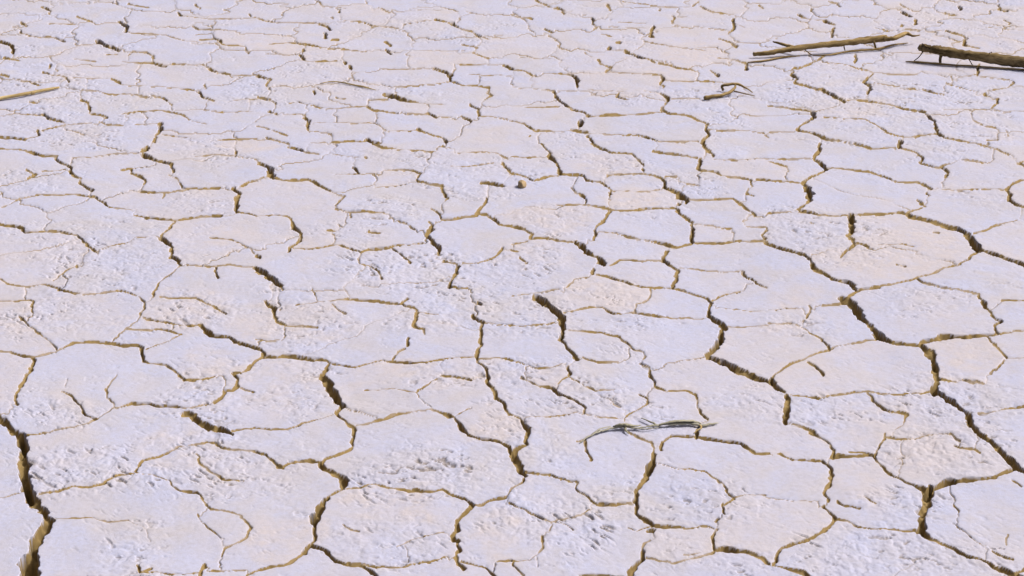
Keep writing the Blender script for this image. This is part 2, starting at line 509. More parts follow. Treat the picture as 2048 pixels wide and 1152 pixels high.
10 1110 565 1150 590 @8 1260 610 @9 1400 655 1520 685 @10 1580 720 @14 1625 760 @15 1640 810 @14 1680 860 @11 1690 850 @9 1780 880 1900 920 @11 2048 975 2120 1005
7 1660 880 @5 1600 940 @4 1540 975 @3.5 1430 995 1360 1020 @3 1190 1080 @4 1110 1100 @3.5 980 1125 820 1150
4 1190 1080 @4 1250 1120 1350 1145
3 1640 715 1740 695 1810 655 @2 1900 630 2000 610
13 660 575 @13 665 630 @11 680 680 @8 635 735 @6 680 770 @8 700 800 @5 610 870 @3 570 910
4 710 795 800 825
2 880 805 1080 805 1160 830
7 -10 790 @9 150 845 @8 300 890 @6 330 920 @8 350 980 @6 440 1040 @8 560 1095 @11 640 1115 @12 690 1145 @10 710 1160
11 1060 -10 1060 25
2.5 1080 40 1190 75 @6 1240 115 @4 1220 150 @3 1330 185 @3 1380 190
5 1380 185 1450 160
5 1380 190 1430 220 @8 1420 260
3 680 0 @3 830 40 @2 1030 40
3 1680 10 1800 40 @3 1930 85
2 1510 130 @4 1650 135 1770 155
3 2060 140 2000 160 2048 175
2 1370 350 1540 370 1700 350 1890 365
5 1960 320 @7 1910 370 @9 1935 400 @9 1920 445 @6 1970 480 2060 515
3 2048 290 1960 320
3 0 145 150 180
4 1040 970 1100 985
3 1330 710 1370 715
3 340 640 360 650
T 0 0
4 340 55 400 85 @5 400 115
3 610 130 730 170
9 960 180 1010 215 1010 255 @2 1020 260 1300 275 @4 1370 300 1470 330
3 1020 30 1190 60
4 1560 35 1600 70
6 1430 100 1440 115 @1.5 1460 120 1640 145 1900 145
3 1990 110 2010 130
6 175 190 215 210
6 160 240 165 255 @2 180 265 290 290 420 295 @4 520 330
2 390 190 600 190
6 -10 325 @7 60 350 110 375 @10 105 425
5 35 460 @2 170 490
8 780 335 @7 860 375 950 405
3 840 435 930 435
3 1030 440 1060 415 1180 425 @4 1230 460
2 590 475 760 490
2 980 490 1110 500 @5 1220 500 1330 525
4 1390 510 @2 1600 520 @5 1630 525 @6 1700 565 @6 1850 600
1.5 1860 600 2048 595
3 1540 205 @4 1590 230 1770 240
1.5 1560 275 1700 265
3 1600 320 1720 310 @6 1755 335 @3 1770 365 @2 1950 375 @4 1990 425
7 400 525 400 550
6 340 585 375 590 @2 400 605 @3 480 610 540 635 @6 550 660
1.5 580 625 880 630 @6 890 635 950 665 @1.5 960 680 1300 690 @2 1560 715
4 1640 670 1640 700
6 1600 730 1610 765 @4 1620 770 1710 800
2 1660 820 1630 865 1720 885 2048 885
5 10 605 70 625
4 140 650 240 660 @4 310 690
2 650 720 770 725 @2 850 750 1050 750 @4 1180 775
3 1220 760 1310 780 1380 830
1.5 1860 795 2048 785
8 650 795 @4 700 830 @8 715 860 @3 710 900 @5 750 910 @3 840 920 @5 845 935
4 795 970 850 990 @2.5 980 1000
3 230 815 290 825
2 60 910 320 910 @7 350 915 @4 390 945 490 970 @2 530 990 730 980
2 970 910 @2 1100 885 1280 875 @4 1380 890 1480 915 @2 1500 950 1640 985
2 330 1030 520 1000
7 300 1040 310 1070
5 -10 1090 @6 100 1095 @5 200 1110 @2 220 1095 300 1080
9 1280 985 1295 1010 @7 1270 1060 @2 1250 1080 @9 1235 1115
1.5 1080 990 1260 975
2 1300 1070 1530 1095
2 1740 1110 2048 1105
T 512 0
4 490 10 525 50 @1.5 530 50 720 75
4 980 70 1060 105
4 0 140 60 160 @2 130 180 470 180 @4 490 190 @6 570 215 590 240
4 600 145 615 150
4 660 100 665 105
1.5 680 160 870 180 @3 930 215 @2 1060 220 @3 1140 240 @1.5 1240 265
1.5 1290 85 1480 85
2 1680 95 1790 115
1.5 1180 200 1420 165 @6 1430 165 @2 1530 185 @6 1570 195 @4 1640 235 @2 1740 260 @6 1760 280 @2 1850 320
8 550 270 555 300
6 610 315 650 320
2 100 355 250 340 @2 390 350 @5 430 360 @1.5 520 380 @2 700 395 880 415
7 1040 335 1075 360
6 1040 395 1080 430
5 380 400 390 410
5 350 445 385 480 @2 400 495 640 490
7 705 500 720 510
7 755 530 765 560 @1.5 765 570 750 610
1.5 80 430 300 440
2 1010 555 1320 550
5 1420 545 @5 1520 580 @11 1555 610 @6 1550 645 @3 1640 675 @3 1780 685 @4 1870 700 @4 1850 740 1880 760 @2 1830 795
2 1110 710 1130 690 1300 680 1500 655
3 1640 360 1770 390
3 1730 425 1860 465
1.5 1600 510 1970 515 @6 1980 520 2048 550
4 0 605 110 635 @4 80 680 110 715
4 10 775 @3 130 800 @5 150 825
2 260 820 330 810 500 855 @2 640 870 760 860
6 110 885 165 910
2 240 905 390 905 @8 385 940 430 970 @7 405 1035 @1.5 410 1045 570 1050 @4 600 1075
3 0 1005 @3 80 1020 @3 250 1085
5 90 1100 @4 180 1130 280 1150
2 430 1140 550 1135
2 610 1135 @4 780 1130 @1.5 870 1135 @7 890 1125 @5 990 1150
8 1020 755 @10 1060 765 1150 790 @6 1240 815 @2 1330 825 1500 835
3 900 797 1050 800
3 640 780 710 795
8 890 855 @6 950 885 @3 1050 900 @5 1130 912
1.5 560 870 870 850
2 1210 915 1350 910 @6 1380 910 @7 1440 940
1.5 1470 930 1570 935
4 1710 830 @5 1780 870 @7 1785 915 @2 1790 930 1930 935 @4 2048 970
4 1650 930 @5 1710 965
1.5 450 980 720 980 960 985 @3 1040 1050
1.5 1050 1050 1290 1040 @7 1300 1035 @3 1390 1080 @3 1500 1105 @9 1525 1135
5 465 730 475 750
1.5 1700 590 2048 605
T 1024 0
4 190 10 280 50 @2 310 65 @5 380 70 @5 420 115
3 0 130 100 145 @6 160 155
6 760 50 @4 790 90
2 880 15 1170 60 @5 1185 90
1.5 1180 60 1420 60
4 1450 50 1490 20
2 1500 55 @4 1600 100 @1.5 1780 120
6 1980 50 @3 2010 75
7 645 155 @6 645 195 @4 680 225
2 720 275 790 295
4 1290 130 1300 160 @4 1280 185
1.5 1320 135 1400 140
1.5 1280 195 1420 220
8 1775 160 1780 195 @6 1770 225 @6 1735 270
1.5 1500 210 1730 240
1.5 1800 195 1860 220
8 1130 215 @6 1110 260 @6 1100 285 @6 1135 300
1.5 850 180 1060 185
1.5 900 220 1100 225
4 270 235 330 260
5 290 285 @3 370 330 @5 390 350 @4 370 375 @3 420 395
6 840 345 870 345
3 1050 330 @2 1130 345 1300 375 1550 405
4 1650 305 @4 1740 335 @6 1800 375
8 775 385 790 395 @2 800 405 880 405 @7 890 410 @6 980 450 @8 1005 465 @3 1100 480 @4 1140 510
3 1170 515 @4 1250 530 1310 550 @1.5 1450 560
1.5 1640 465 @3 1780 475 @4 1870 505 @10 1870 530 1880 555
3 590 425 @2 640 460
5 695 485 @3 710 515 @4 790 545 @4 755 580 @1.5 770 580 1070 600 @4 1190 610 @7 1210 640 @6 1190 685 @4 1215 710
3 0 555 100 570 @4 155 600
1.5 240 585 @3 440 595 @7 500 615 @11 525 650 @4 515 695
1.5 0 690 250 710 @5 330 725 @7 355 770 @7 390 815 @9 425 845 @5 480 875 @4 570 900 @7 605 930 @2.5 640 930 @5 780 925 @2 920 925 @4 1050 918 @2 1190 905
2 110 860 370 855
1.5 370 720 640 715 900 735
4 850 745 @7 845 775 @2 930 805
1.5 1060 730 1140 740 @5 1200 765 @7 1260 795 @5 1220 850 @6 1190 885 @6 1250 915 @4 1400 935 @7 1460 960 @6 1560 1010 @8 1560 1045 @8 1580 1080 @10 1540 1130 1530 1152
2 1230 655 @2 1480 655 @4 1560 655 @2 1660 665
1.5 1290 795 1500 795
1.5 1590 1040 1900 1050 @3 2000 1065 @3 2048 1105
10 545 970 545 1000
7 480 1035 @5 600 1060 @2 620 1070 @2 900 1080 @2 1000 1080 @4 1080 1110 @2 1180 1140 1500 1138
6 605 1090 @5 640 1135 660 1165
3 0 970 100 990 @5 190 1045 @2 350 1050 480 1035
4 145 1085 150 1090
4 1590 570 @6 1640 610
1.5 60 460 300 475
T 1536 0
5 560 30 575 50
2 480 15 560 35
6 340 75 350 90
5 240 120 265 135 @2 290 145 440 160 @7 450 165 @3 530 195
5 525 220 @7 510 280
3 1060 30 1130 70
8 1070 95 @7 1110 115 @3 1150 130
8 1175 160 1180 185
4 1060 200 1075 205
2 850 215 @3 970 245
3 1100 230 1210 245
7 1525 45 1535 60
4 1420 95 1500 110
7 1835 30 @6 1850 60 @5 1910 75
3 1880 155 1940 190
1.5 1760 220 2060 245
6 1425 250 @4 1480 270 @3 1560 295 @9 1580 320 @8 1565 360 @2.5 1600 370 1690 390
1.5 1220 255 1400 245
5 450 440 @6 350 510 @6 240 550 @4 205 545 @5 185 595 @6 235 625 @6 210 665 @4 340 705 @5 430 720 @7 520 770 @7 610 820
4 700 430 @6 710 465 @4 690 500
2 430 495 620 515 @3 730 550 @3 850 580 @5 810 615 @6 770 655 @7 820 690 @5 800 750
1.5 870 580 1200 590
2 630 800 @3 740 805 @4 860 820 @3 1000 850 @5 1100 880 @4 1200 890 @5 1270 910 @8 1285 950 @6 1335 980 @6 1335 1040 @9 1365 1080 @4 1420 1115 @2 1600 1145
2 860 665 1050 695
4 1130 710 1180 715
4 1240 710 1300 730 @3 1400 755
5 1685 520 @6 1680 590 @1.5 1690 600 1930 630 @4 1975 655 @2 1900 695 @4 1800 715
6 1730 745 1740 765
7 1835 800 @5 1830 830 @4 1785 865 @2 1790 870 1880 890 2060 890
1.5 1780 870 1400 880
4 1420 660 @2 1500 680 1650 720
3 1470 605 1480 630
1.5 1530 605 1660 590
3 -10 845 @4 160 865 @3 330 890 @2 380 890 560 855
12 355 910 @10 375 935 @6 310 985 @2 270 1000 @9 235 1040 @4 260 1050 350 1070 @6 470 1115 @2 620 1140
2 0 1060 220 1050
1.5 400 935 590 955 @2 780 965 @3 880 1015 @3 960 1075 @2.5 1100 1105 @4 1340 1085
2 1640 970 1720 1010 @5 1820 1025
3 1900 1050 1920 1100
3 1750 1130 1830 1125
"""
def parse(txt):
    out = []; ox = oy = 0
    for ln in txt.strip().splitlines():
        p = ln.split()
        if not p: continue
        if p[0] == 'T': ox, oy = float(p[1]), float(p[2]); continue
        w = float(p[0]); pts = []; i = 1
        while i < len(p):
            if p[i][0] == '@': w = float(p[i][1:]); i += 1; continue
            pts.append((ox + float(p[i]) / 4, oy + float(p[i + 1]) / 4, 1.3 * w ** .84 if w < 12 else w)); i += 2
        out.append(pts)
    return out
CRACKS = parse(TRACES)
# patches of pinkish dirt and of broken, flaky crust: x y rx ry strength (photo pixels, on the ground)
PINKS = [(560,770,95,58,1),(430,720,70,38,.8),(370,620,95,38,.9),(150,630,120,48,.8),(590,650,120,48,.8),(360,900,100,48,.9),
 (560,1080,80,45,.9),(770,1010,120,40,.9),(980,845,65,38,1),(990,1060,60,50,.8),(800,750,120,32,.8),(930,740,65,25,.8),
 (1240,580,95,38,.9),(1270,545,65,22,.8),(1060,510,105,38,.6),(1250,395,65,22,.9),(1110,435,70,28,.7),(1230,330,75,22,.7),
 (1580,590,65,28,.8),(1700,218,95,26,1),(1800,510,125,48,.8),(1600,350,60,22,.5),(1880,400,90,30,.5),(1900,625,95,48,.6),
 (1750,840,85,45,.7),(1950,700,75,45,.6),(1850,900,75,45,.7),(1720,960,65,55,.8),(1980,1060,80,70,.7),(620,510,70,34,.8),
 (500,295,45,16,1),(560,105,70,20,.8),(1380,105,60,18,.8),(440,470,85,28,.5),(110,820,70,38,.7),(150,900,85,42,.6),
 (1900,80,160,60,.5),(1000,270,60,18,.5),(640,800,40,30,.3),(1480,1090,90,40,.3),(480,960,120,60,.4),(1110,970,70,40,.3)]
ROUGHS = [(170,950,140,55,1),(130,825,80,32,.8),(850,950,140,65,1),(790,1080,110,50,.5),(780,420,70,34,.9),(830,540,160,48,1),
 (230,545,110,50,.8),(440,950,80,50,.8),(430,740,80,35,.6),(1110,1040,140,55,1),(1270,1000,80,50,.5),(1900,900,130,55,.9),
 (1800,1010,90,40,.8),(1720,1100,170,55,.9),(1900,800,130,55,.9),(1420,1010,110,55,.7),(1040,745,95,34,.9),(1180,790,90,42,.8),
 (1280,825,70,32,.8),(1700,480,110,45,.8),(1590,450,65,40,.9),(1760,190,260,32,1),(1650,150,110,28,.7),(1050,520,90,40,.9),
 (390,620,90,34,.8),(580,800,80,45,.6),(150,270,100,32,.8),(420,305,70,32,.7),(40,170,70,24,.8),(250,470,140,40,.5),
 (1950,250,110,40,.7),(960,380,70,20,.8),(1100,440,80,34,.7),(1900,40,150,40,.6),(620,640,120,50,.6),(1330,860,60,30,.4),
 (1850,600,110,40,.5),(980,1010,70,70,.4),(1250,340,80,26,.6),(1420,380,60,24,.6),(900,750,80,34,.5),(1280,420,70,26,.5)]

# ------------------------------------------------------------------ sampling grid of the ground (dense where it is seen)
Q = 1.75
def axis(lo, hi, far_lo, far_hi):
    a = list(np.arange(lo, hi, Q)); s = Q
    v = a[-1]
    while v < far_hi: s = min(s * 1.06, 5); v += s; a.append(v)
    s = Q; v = a[0]; pre = []
    while v > far_lo: s = min(s * 1.06, 5); v -= s; pre.append(v)
    return np.array(pre[::-1] + a)
U = axis(-20, PW + 20, -640, 2688)
V = axis(-20, PH + 20, -310, 1480)
NU, NV = len(U), len(V)
PX, PY = np.meshgrid(U, V)
WX, WY = ground(PX, PY)
DIST = np.sqrt(WX ** 2 + WY ** 2 + CAM_H ** 2)
PPM = FPX / DIST                                # photo pixels per metre, across the view
SINE = CAM_H / DIST
CELL = np.maximum(np.gradient(U)[None, :], np.gradient(V)[:, None])

# ragged edges: the surveyed lines are displaced by noise fixed to the ground
a1 = 0.0042; a2 = 0.0020
QX = PX + PPM * (a1 * vnoise(WX / .030, WY / .030, 1) + a2 * vnoise(WX / .011, WY / .011, 2))
QY = PY + PPM * SINE * (a1 * vnoise(WX / .030, WY / .030, 3) + a2 * vnoise(WX / .011, WY / .011, 4))
WVAR = 1 + 0.30 * vnoise(WX / .035, WY / .035, 5) + 0.30 * vnoise(WX / .012, WY / .012, 6)

S = np.full((NV, NU), 99.0)                     # pixels to the nearest crack edge (negative inside)
GAP = np.zeros((NV, NU)); HW = np.ones((NV, NU)); AMP = np.zeros((NV, NU))
R = 26.0
for pts in CRACKS:
    for (x0, y0, w0), (x1, y1, w1) in zip(pts[:-1], pts[1:]):
        m = R + max(w0, w1) + 10
        i0, i1 = np.searchsorted(V, (min(y0, y1) - m, max(y0, y1) + m))
        j0, j1 = np.searchsorted(U, (min(x0, x1) - m, max(x0, x1) + m))
        if i1 <= i0 or j1 <= j0: continue
        sl = (slice(i0, i1), slice(j0, j1))
        dx, dy = x1 - x0, y1 - y0
        t = np.clip(((QX[sl] - x0) * dx + (QY[sl] - y0) * dy) / max(dx * dx + dy * dy, 1e-6), 0, 1)
        d = np.hypot(QX[sl] - x0 - t * dx, QY[sl] - y0 - t * dy)
        w = (w0 + (w1 - w0) * t) * WVAR[sl]
        hw = np.maximum((w * (.80 if w0 + w1 < 24 else .94) - .5) * np.clip(.55 + .5 * PPM[sl] / 950, .78, 1) / 2, 0.7)
        s = d - hw
        b = s < S[sl]
        S[sl] = np.where(b, s, S[sl]); HW[sl] = np.where(b, hw, HW[sl])
        GAP[sl] = np.where(b, w, GAP[sl]); AMP[sl] = np.where(b, np.clip(w / 2.0, 0, 1), AMP[sl])
# beyond the edges of the photograph the same kind of net goes on, unsurveyed
OUT = np.maximum(np.maximum(-PX, PX - PW), np.maximum(-PY, PY - PH))
om = OUT > 3
cx, cy = WX[om] + .03 * vnoise(WX[om] / .09, WY[om] / .09, 7), WY[om] + .03 * vnoise(WX[om] / .09, WY[om] / .09, 8)
cs = 0.24
f1 = np.full(cx.shape, 9.0); f2 = np.full(cx.shape, 9.0)
gi, gj = np.floor(cx / cs), np.floor(cy / cs)
for a in (-1, 0, 1):
    for b in (-1, 0, 1):
        sx = (gi + a + .5 + .42 * vnoise(gi + a + .01, gj + b + .01, 21)) * cs
        sy = (gj + b + .5 + .42 * vnoise(gi + a + .01, gj + b + .01, 22)) * cs
        d = np.hypot(cx - sx, cy - sy)
        f2 = np.minimum(f2, np.maximum(f1, d)); f1 = np.minimum(f1, d)
gw = (0.0035 + 0.003 * vnoise(cx / .3, cy / .3, 23)) * PPM[om] * WVAR[om]
hw = np.maximum(gw / 2, 0.45 * CELL[om])
s = (f2 - f1) / 2 * PPM[om] * 0.75 - hw + np.clip(6 - OUT[om], 0, 6)
b = s < S[om]
for arr, val in ((S, s), (HW, hw), (GAP, gw), (AMP, np.clip(gw / (1.1 * CELL[om] + .6), 0.15, 1))):
    tmp = arr[om]; tmp[b] = val[b]; arr[om] = tmp

# ------------------------------------------------------------------ plates: regions the cracks close off
def components(mask):
    parent = []
    def find(a):
        while parent[a] != a: parent[a] = parent[parent[a]]; a = parent[a]
        return a
    lab = np.full(mask.shape, -1, np.int32); prev = []
    for i in range(mask.shape[0]):
        r = np.diff(np.concatenate(([0], mask[i].astype(np.int8), [0])))
        runs = []
        k = 0
        for a, b in zip(np.nonzero(r == 1)[0], np.nonzero(r == -1)[0]):
            ids = [pl for pa, pb, pl in prev if pa < b and pb > a]
            if ids:
                rt = find(ids[0])
                for q in ids[1:]: parent[find(q)] = rt
            else:
                rt = len(parent); parent.append(rt)
            runs.append((a, b, rt)); lab[i, a:b] = rt
        prev = runs
    root = np.array([find(a) for a in range(len(parent))])
    lab[lab >= 0] = root[lab[lab >= 0]]
    return lab
AREA = np.gradient(U)[None, :] * np.gradient(V)[:, None]
SCL = np.clip(PPM / 900, .55, 1.3)
lab = np.full((NV, NU), -1, np.int32); nxt = 0
for T_, amin in ((17.0, 60), (12.0, 100), (9.0, 120), (6.5, 150), (4.5, 200), (3.2, 260)):
    m_ = S > T_ * SCL                            # well inside a plate at this scale
    c_ = components(m_)
    old = np.unique(c_[(lab >= 0) & m_])
    cnt = np.bincount(c_[m_].ravel(), weights=AREA[m_].ravel(), minlength=int(c_.max()) + 1)
    fresh = cnt > amin; fresh[old[old >= 0]] = False
    sel = m_ & fresh[np.maximum(c_, 0)]
    lab[sel] = c_[sel] + nxt; nxt += int(c_.max()) + 1
    for k in range(40):                          # let the older ones grow to the same level
        e_ = (lab < 0) & m_
        if not e_.any(): break
        n0 = int(e_.sum()); src = lab.copy()
        for ax, sh in ((0, 1), (0, -1), (1, 1), (1, -1)):
            q = np.roll(src, sh, ax)
            g_ = (lab < 0) & m_ & (q >= 0); lab[g_] = q[g_]
        if int(((lab < 0) & m_).sum()) == n0: break
_, lab = np.unique(lab, return_inverse=True); lab = lab.reshape(NV, NU).astype(np.int32) - 1
def grow(lab, allowed, n):
    for k in range(n):
        e_ = (lab < 0) & allowed
        if not e_.any(): break
        src = lab.copy()
        for ax, sh in ((0, 1), (0, -1), (1, 1), (1, -1)):
            q = np.roll(src, sh, ax)
            if ax == 0: q[0 if sh == 1 else -1] = -1
            else: q[:, 0 if sh == 1 else -1] = -1
            g = (lab < 0) & allowed & (q >= 0)
            lab[g] = q[g]
    return lab
lab = grow(lab, S > 0, 60)
lab = grow(lab, np.ones_like(S, bool), 400)

# large areas where the photo's cracks are broken lines: finish the net with hairlines between the dashes
rng = np.random.RandomState(11)
def split_big():
    global nlab
    for l in range(nlab):
        m = lab == l
        ii = np.nonzero(m.any(1))[0]; jj = np.nonzero(m.any(0))[0]
        if not len(ii): continue
        sl = (slice(max(ii[0] - 1, 0), ii[-1] + 2), slice(max(jj[0] - 1, 0), jj[-1] + 2))
        mm = m[sl]
        a0 = float((.27 * PPM[sl][mm]).mean() * (.24 * PPM[sl][mm] * SINE[sl][mm]).mean())
        n = int(round(float(AREA[sl][mm].sum()) / a0))
        if n < 2 or OUT[sl][mm].min() > 0 or (n < 3 and PY[sl][mm].mean() > 450): continue
        wx, wy, ss = WX[sl], WY[sl], S[sl]
        ci, cj = np.nonzero(mm & (ss > 1.5))
        pick = rng.choice(len(ci), min(2500, len(ci)), False)
        P = np.stack([wx[ci[pick], cj[pick]], wy[ci[pick], cj[pick]]], 1)
        seeds = [P[0]]
        while len(seeds) < n:
            d = np.min([np.hypot(*(P - q).T) for q in seeds], 0); seeds.append(P[np.argmax(d * rng.uniform(.6, 1, len(P)))])
        seeds = np.array(seeds)
        for _ in range(4):
            k = np.argmin([np.hypot(*(P - q).T) for q in seeds], 0)
            seeds = np.array([P[k == q].mean(0) if (k == q).any() else seeds[q] for q in range(n)])
        sub = np.full(mm.shape, -1, np.int32)
        for q, (x, y) in enumerate(seeds):
            d = np.hypot(wx - x, wy - y) + np.where(mm & (ss > .5), 0, 9)
            sub.ravel()[np.argmin(d)] = q
        rep = max(1, int(round(1 / float(SINE[sl][mm].mean()))))
        for free in (mm & (ss > .3), mm):
            for it in range(160):
                left = int(((sub < 0) & free).sum())
                if not left: break
                for ax, sh in [(1, 1), (1, -1)] * rep + [(0, 1), (0, -1)]:
                    q = np.roll(sub, sh, ax)
                    g_ = (sub < 0) & free & (q >= 0) & (rng.rand(*mm.shape) < .75); sub[g_] = q[g_]
                if it % 6 == 5 and int(((sub < 0) & free).sum()) == left: break
        sub[(sub < 0) & mm] = 0
        # smooth the ragged fronts a little by majority vote
        for _ in range(5):
            st = np.stack([sub] + [np.roll(np.roll(sub, a, 0), b, 1) for a in (-1, 0, 1) for b in (-2, -1, 0, 1, 2) if (a or b)])
            st.sort(0); sub = np.where(mm, st[st.shape[0] // 2], sub)
        new = lab[sl].copy()
        for q in range(1, n): new[mm & (sub == q)] = nlab; nlab += 1
        lab[sl] = new
nlab = int(lab.max()) + 1
lab0 = lab.copy(); lab = lab.copy()
split_big()
# ragged seams where the outline had to be guessed
ji = np.round(2.6 * vnoise(WX / .045, WY / .045, 73) + .6 * vnoise(WX / .011, WY / .011, 74)).astype(int)
jj_ = np.round(4.0 * vnoise(WX / .045, WY / .045, 75) + .9 * vnoise(WX / .011, WY / .011, 76)).astype(int)
gi_, gj_ = np.meshgrid(np.arange(NV), np.arange(NU), indexing='ij')
k_ = sstep(2, 9, S)
lab = lab[np.clip(gi_ + np.round(ji * k_).astype(int), 0, NV - 1), np.clip(gj_ + np.round(jj_ * k_).astype(int), 0, NU - 1)]
edge = np.zeros((NV, NU), bool)
for ax in (0, 1):
    q = np.roll(lab, 1, ax); q0 = np.roll(lab0, 1, ax)
    edge |= (q != lab) & ((S > 1.2) | (q0 == lab0))
edge[0] = edge[-1] = False; edge[:, 0] = edge[:, -1] = False
hair = np.full((NV, NU), 99.0); cur = edge.copy()
for k in range(16):
    hair[cur & (hair > 50)] = k * Q - .9
    cur = cur | np.roll(cur, 1, 0) | np.roll(cur, -1, 0) | np.roll(cur, 1, 1) | np.roll(cur, -1, 1)
hamp = np.clip(.60 + .55 * vnoise(WX / .07, WY / .07, 71), 0.06, .8)
b = hair < S
S = np.where(b, hair, S); HW = np.where(b, .9, HW); GAP = np.where(b, 1.9, GAP); AMP = np.where(b, hamp, AMP)

# ------------------------------------------------------------------ relief
def blobs(lst, seed):
    m = np.zeros((NV, NU))
    qx = PX + PPM * .05 * fbm(WX / .12, WY / .12, seed, 3); qy = PY + PPM * SINE * .05 * fbm(WX / .12, WY / .12, seed + 9, 3)
    for x, y, rx, ry, k in lst:
        i0, i1 = np.searchsorted(V, (y - 2 * ry - 60, y + 2 * ry + 60)); j0, j1 = np.searchsorted(U, (x - 2 * rx - 60, x + 2 * rx + 60))
        sl = (slice(i0, i1), slice(j0, j1))
        r2 = ((qx[sl] - x) / rx) ** 2 + ((qy[sl] - y) / ry) ** 2
        m[sl] = np.maximum(m[sl], k * sstep(1.5, 0.45, r2))
    return m
pink = blobs(PINKS, 40)
rough = np.maximum(blobs(ROUGHS, 60), 0.75 * sstep(.02, .50, fbm(WX / .20, WY / .20, 61, 4)))
al = WX * .66 - WY * .75; ac = WX * .75 + WY * .66
Z = 0.006 * fbm(WX / .55, WY / .55, 30, 2)
Z += 0.0012 * fbm(WX / .075, WY / .075, 31, 2)
Z += (0.00022 + 0.0010 * rough) * fbm(WX / .018, WY / .018, 32, 3)
al2 = al + .006 * vnoise(WX / .02, WY / .02, 45); ac2 = ac + .004 * vnoise(WX / .025, WY / .025, 46)
pn = .62 * fbm(al2 / .026, ac2 / .0085, 33, 2) + .5 * fbm(al2 / .013, ac2 / .005, 47, 2)
iso = fbm(WX / .016, WY / .011, 49, 4)
pn = pn + (iso - pn) * sstep(-.25, .35, fbm(WX / .15, WY / .15, 50, 2))
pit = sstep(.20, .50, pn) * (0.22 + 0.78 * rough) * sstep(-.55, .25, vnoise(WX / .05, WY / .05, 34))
Z -= 0.0036 * pit
Z += (.0003 + .0024 * rough) * np.abs(fbm(WX / .016, WY / .016, 51, 3))
fl = fbm(WX / .05, WY / .05, 35, 3)              # thin flakes of crust, with an edge where they break off
Z += rough * 0.0011 * sstep(-.05, .02, fl)
Z -= 0.0006 * np.exp(-np.clip(S, 0, 99) / PPM / .004)
# every plate sits at its own level, a little tilted, some with curled rims
rl = np.random.RandomState(8).uniform(-1, 1, (nlab + 1, 4))
n_l = np.maximum(np.bincount(lab.ravel(), minlength=nlab + 1), 1)
mx = np.bincount(lab.ravel(), WX.ravel(), nlab + 1) / n_l; my = np.bincount(lab.ravel(), WY.ravel(), nlab + 1) / n_l
lift = .0006 * rl[lab, 0] + np.clip(.006 * rl[lab, 1] * (WX - mx[lab]) + .006 * rl[lab, 2] * (WY - my[lab]), -.0011, .0011)
lift += .0016 * np.clip(rl[lab, 3] + .3, 0, 1) * np.exp(-np.clip(S, 0, 99) / PPM / .02)
for ax in (0, 1):
    for _ in range(4): lift = (np.roll(lift, 1, ax) + lift + np.roll(lift, -1, ax)) / 3
Z += lift
e = np.maximum(1.0, .6 * CELL)
step = sstep(e, -e, S)
cen = np.clip(-S / HW, 0, 1)
gapm = GAP / PPM
D = np.clip(.95 * gapm + .0030 + 2.2 * np.clip(gapm - .010, 0, 1), .0045, .06) * (0.72 + .5 * vnoise(WX / .05, WY / .05, 36)) * AMP
fillz = 0.35 * vnoise(WX / .02, WY / .02, 37) + 0.2 * vnoise(WX / .008, WY / .008, 38)
D *= 1 - .5 * (1 - np.clip((GAP - 2.5) / 4, 0, 1)) * (1 - sstep(-.55, .35, vnoise(WX / .045, WY / .045, 39) + .5 * vnoise(WX / .015, WY / .015, 41)))
Z -= D * step * (0.55 + .45 * cen) * (1 + .5 * fillz * cen)
wide = np.clip((GAP - 2.2) / 3, 0, 1)
soil = step * (1 + 13 * wide)                    # the crust is a thin skin: below it the wall is brown soil
dash = sstep(-.55, .35, vnoise(WX / .045, WY / .045, 39) + .5 * vnoise(WX / .015, WY / .015, 41))
strength = np.where(step > 0, np.clip(AMP * (1 - (1 - wide) * .40 * (1 - dash)), 0, 1), 0)
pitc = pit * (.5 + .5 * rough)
tone = np.random.RandomState(5).rand(nlab + 1)
tone = tone[lab]
rimdust = np.exp(-np.clip(S, 0, 99) / PPM / .011) * sstep(-.35, .5, fbm(WX / .08, WY / .08, 48, 3)) * (.4 + .6 * tone)
pink = np.clip(pink * (.45 + .8 * tone) * (.70 + .9 * fbm(WX / .035, WY / .035, 44, 4)) + .50 * np.clip(tone - .55, 0, 1) / .45 + .75 * rimdust, 0, 1)

FL = lab[:-1, :-1].ravel()
inframe = ((PX > 0) & (PX < PW) & (PY > 0) & (PY < PH))[:-1, :-1].ravel()
seen = np.bincount(FL[inframe], weights=AREA[:-1, :-1].ravel()[inframe], minlength=FL.max() + 1)
order = [int(i) for i in np.argsort(-seen) if seen[i] > 150][:300]
print('plates in view', int((seen > 150).sum()), 'kept', len(order), 'grid', NU, NV)

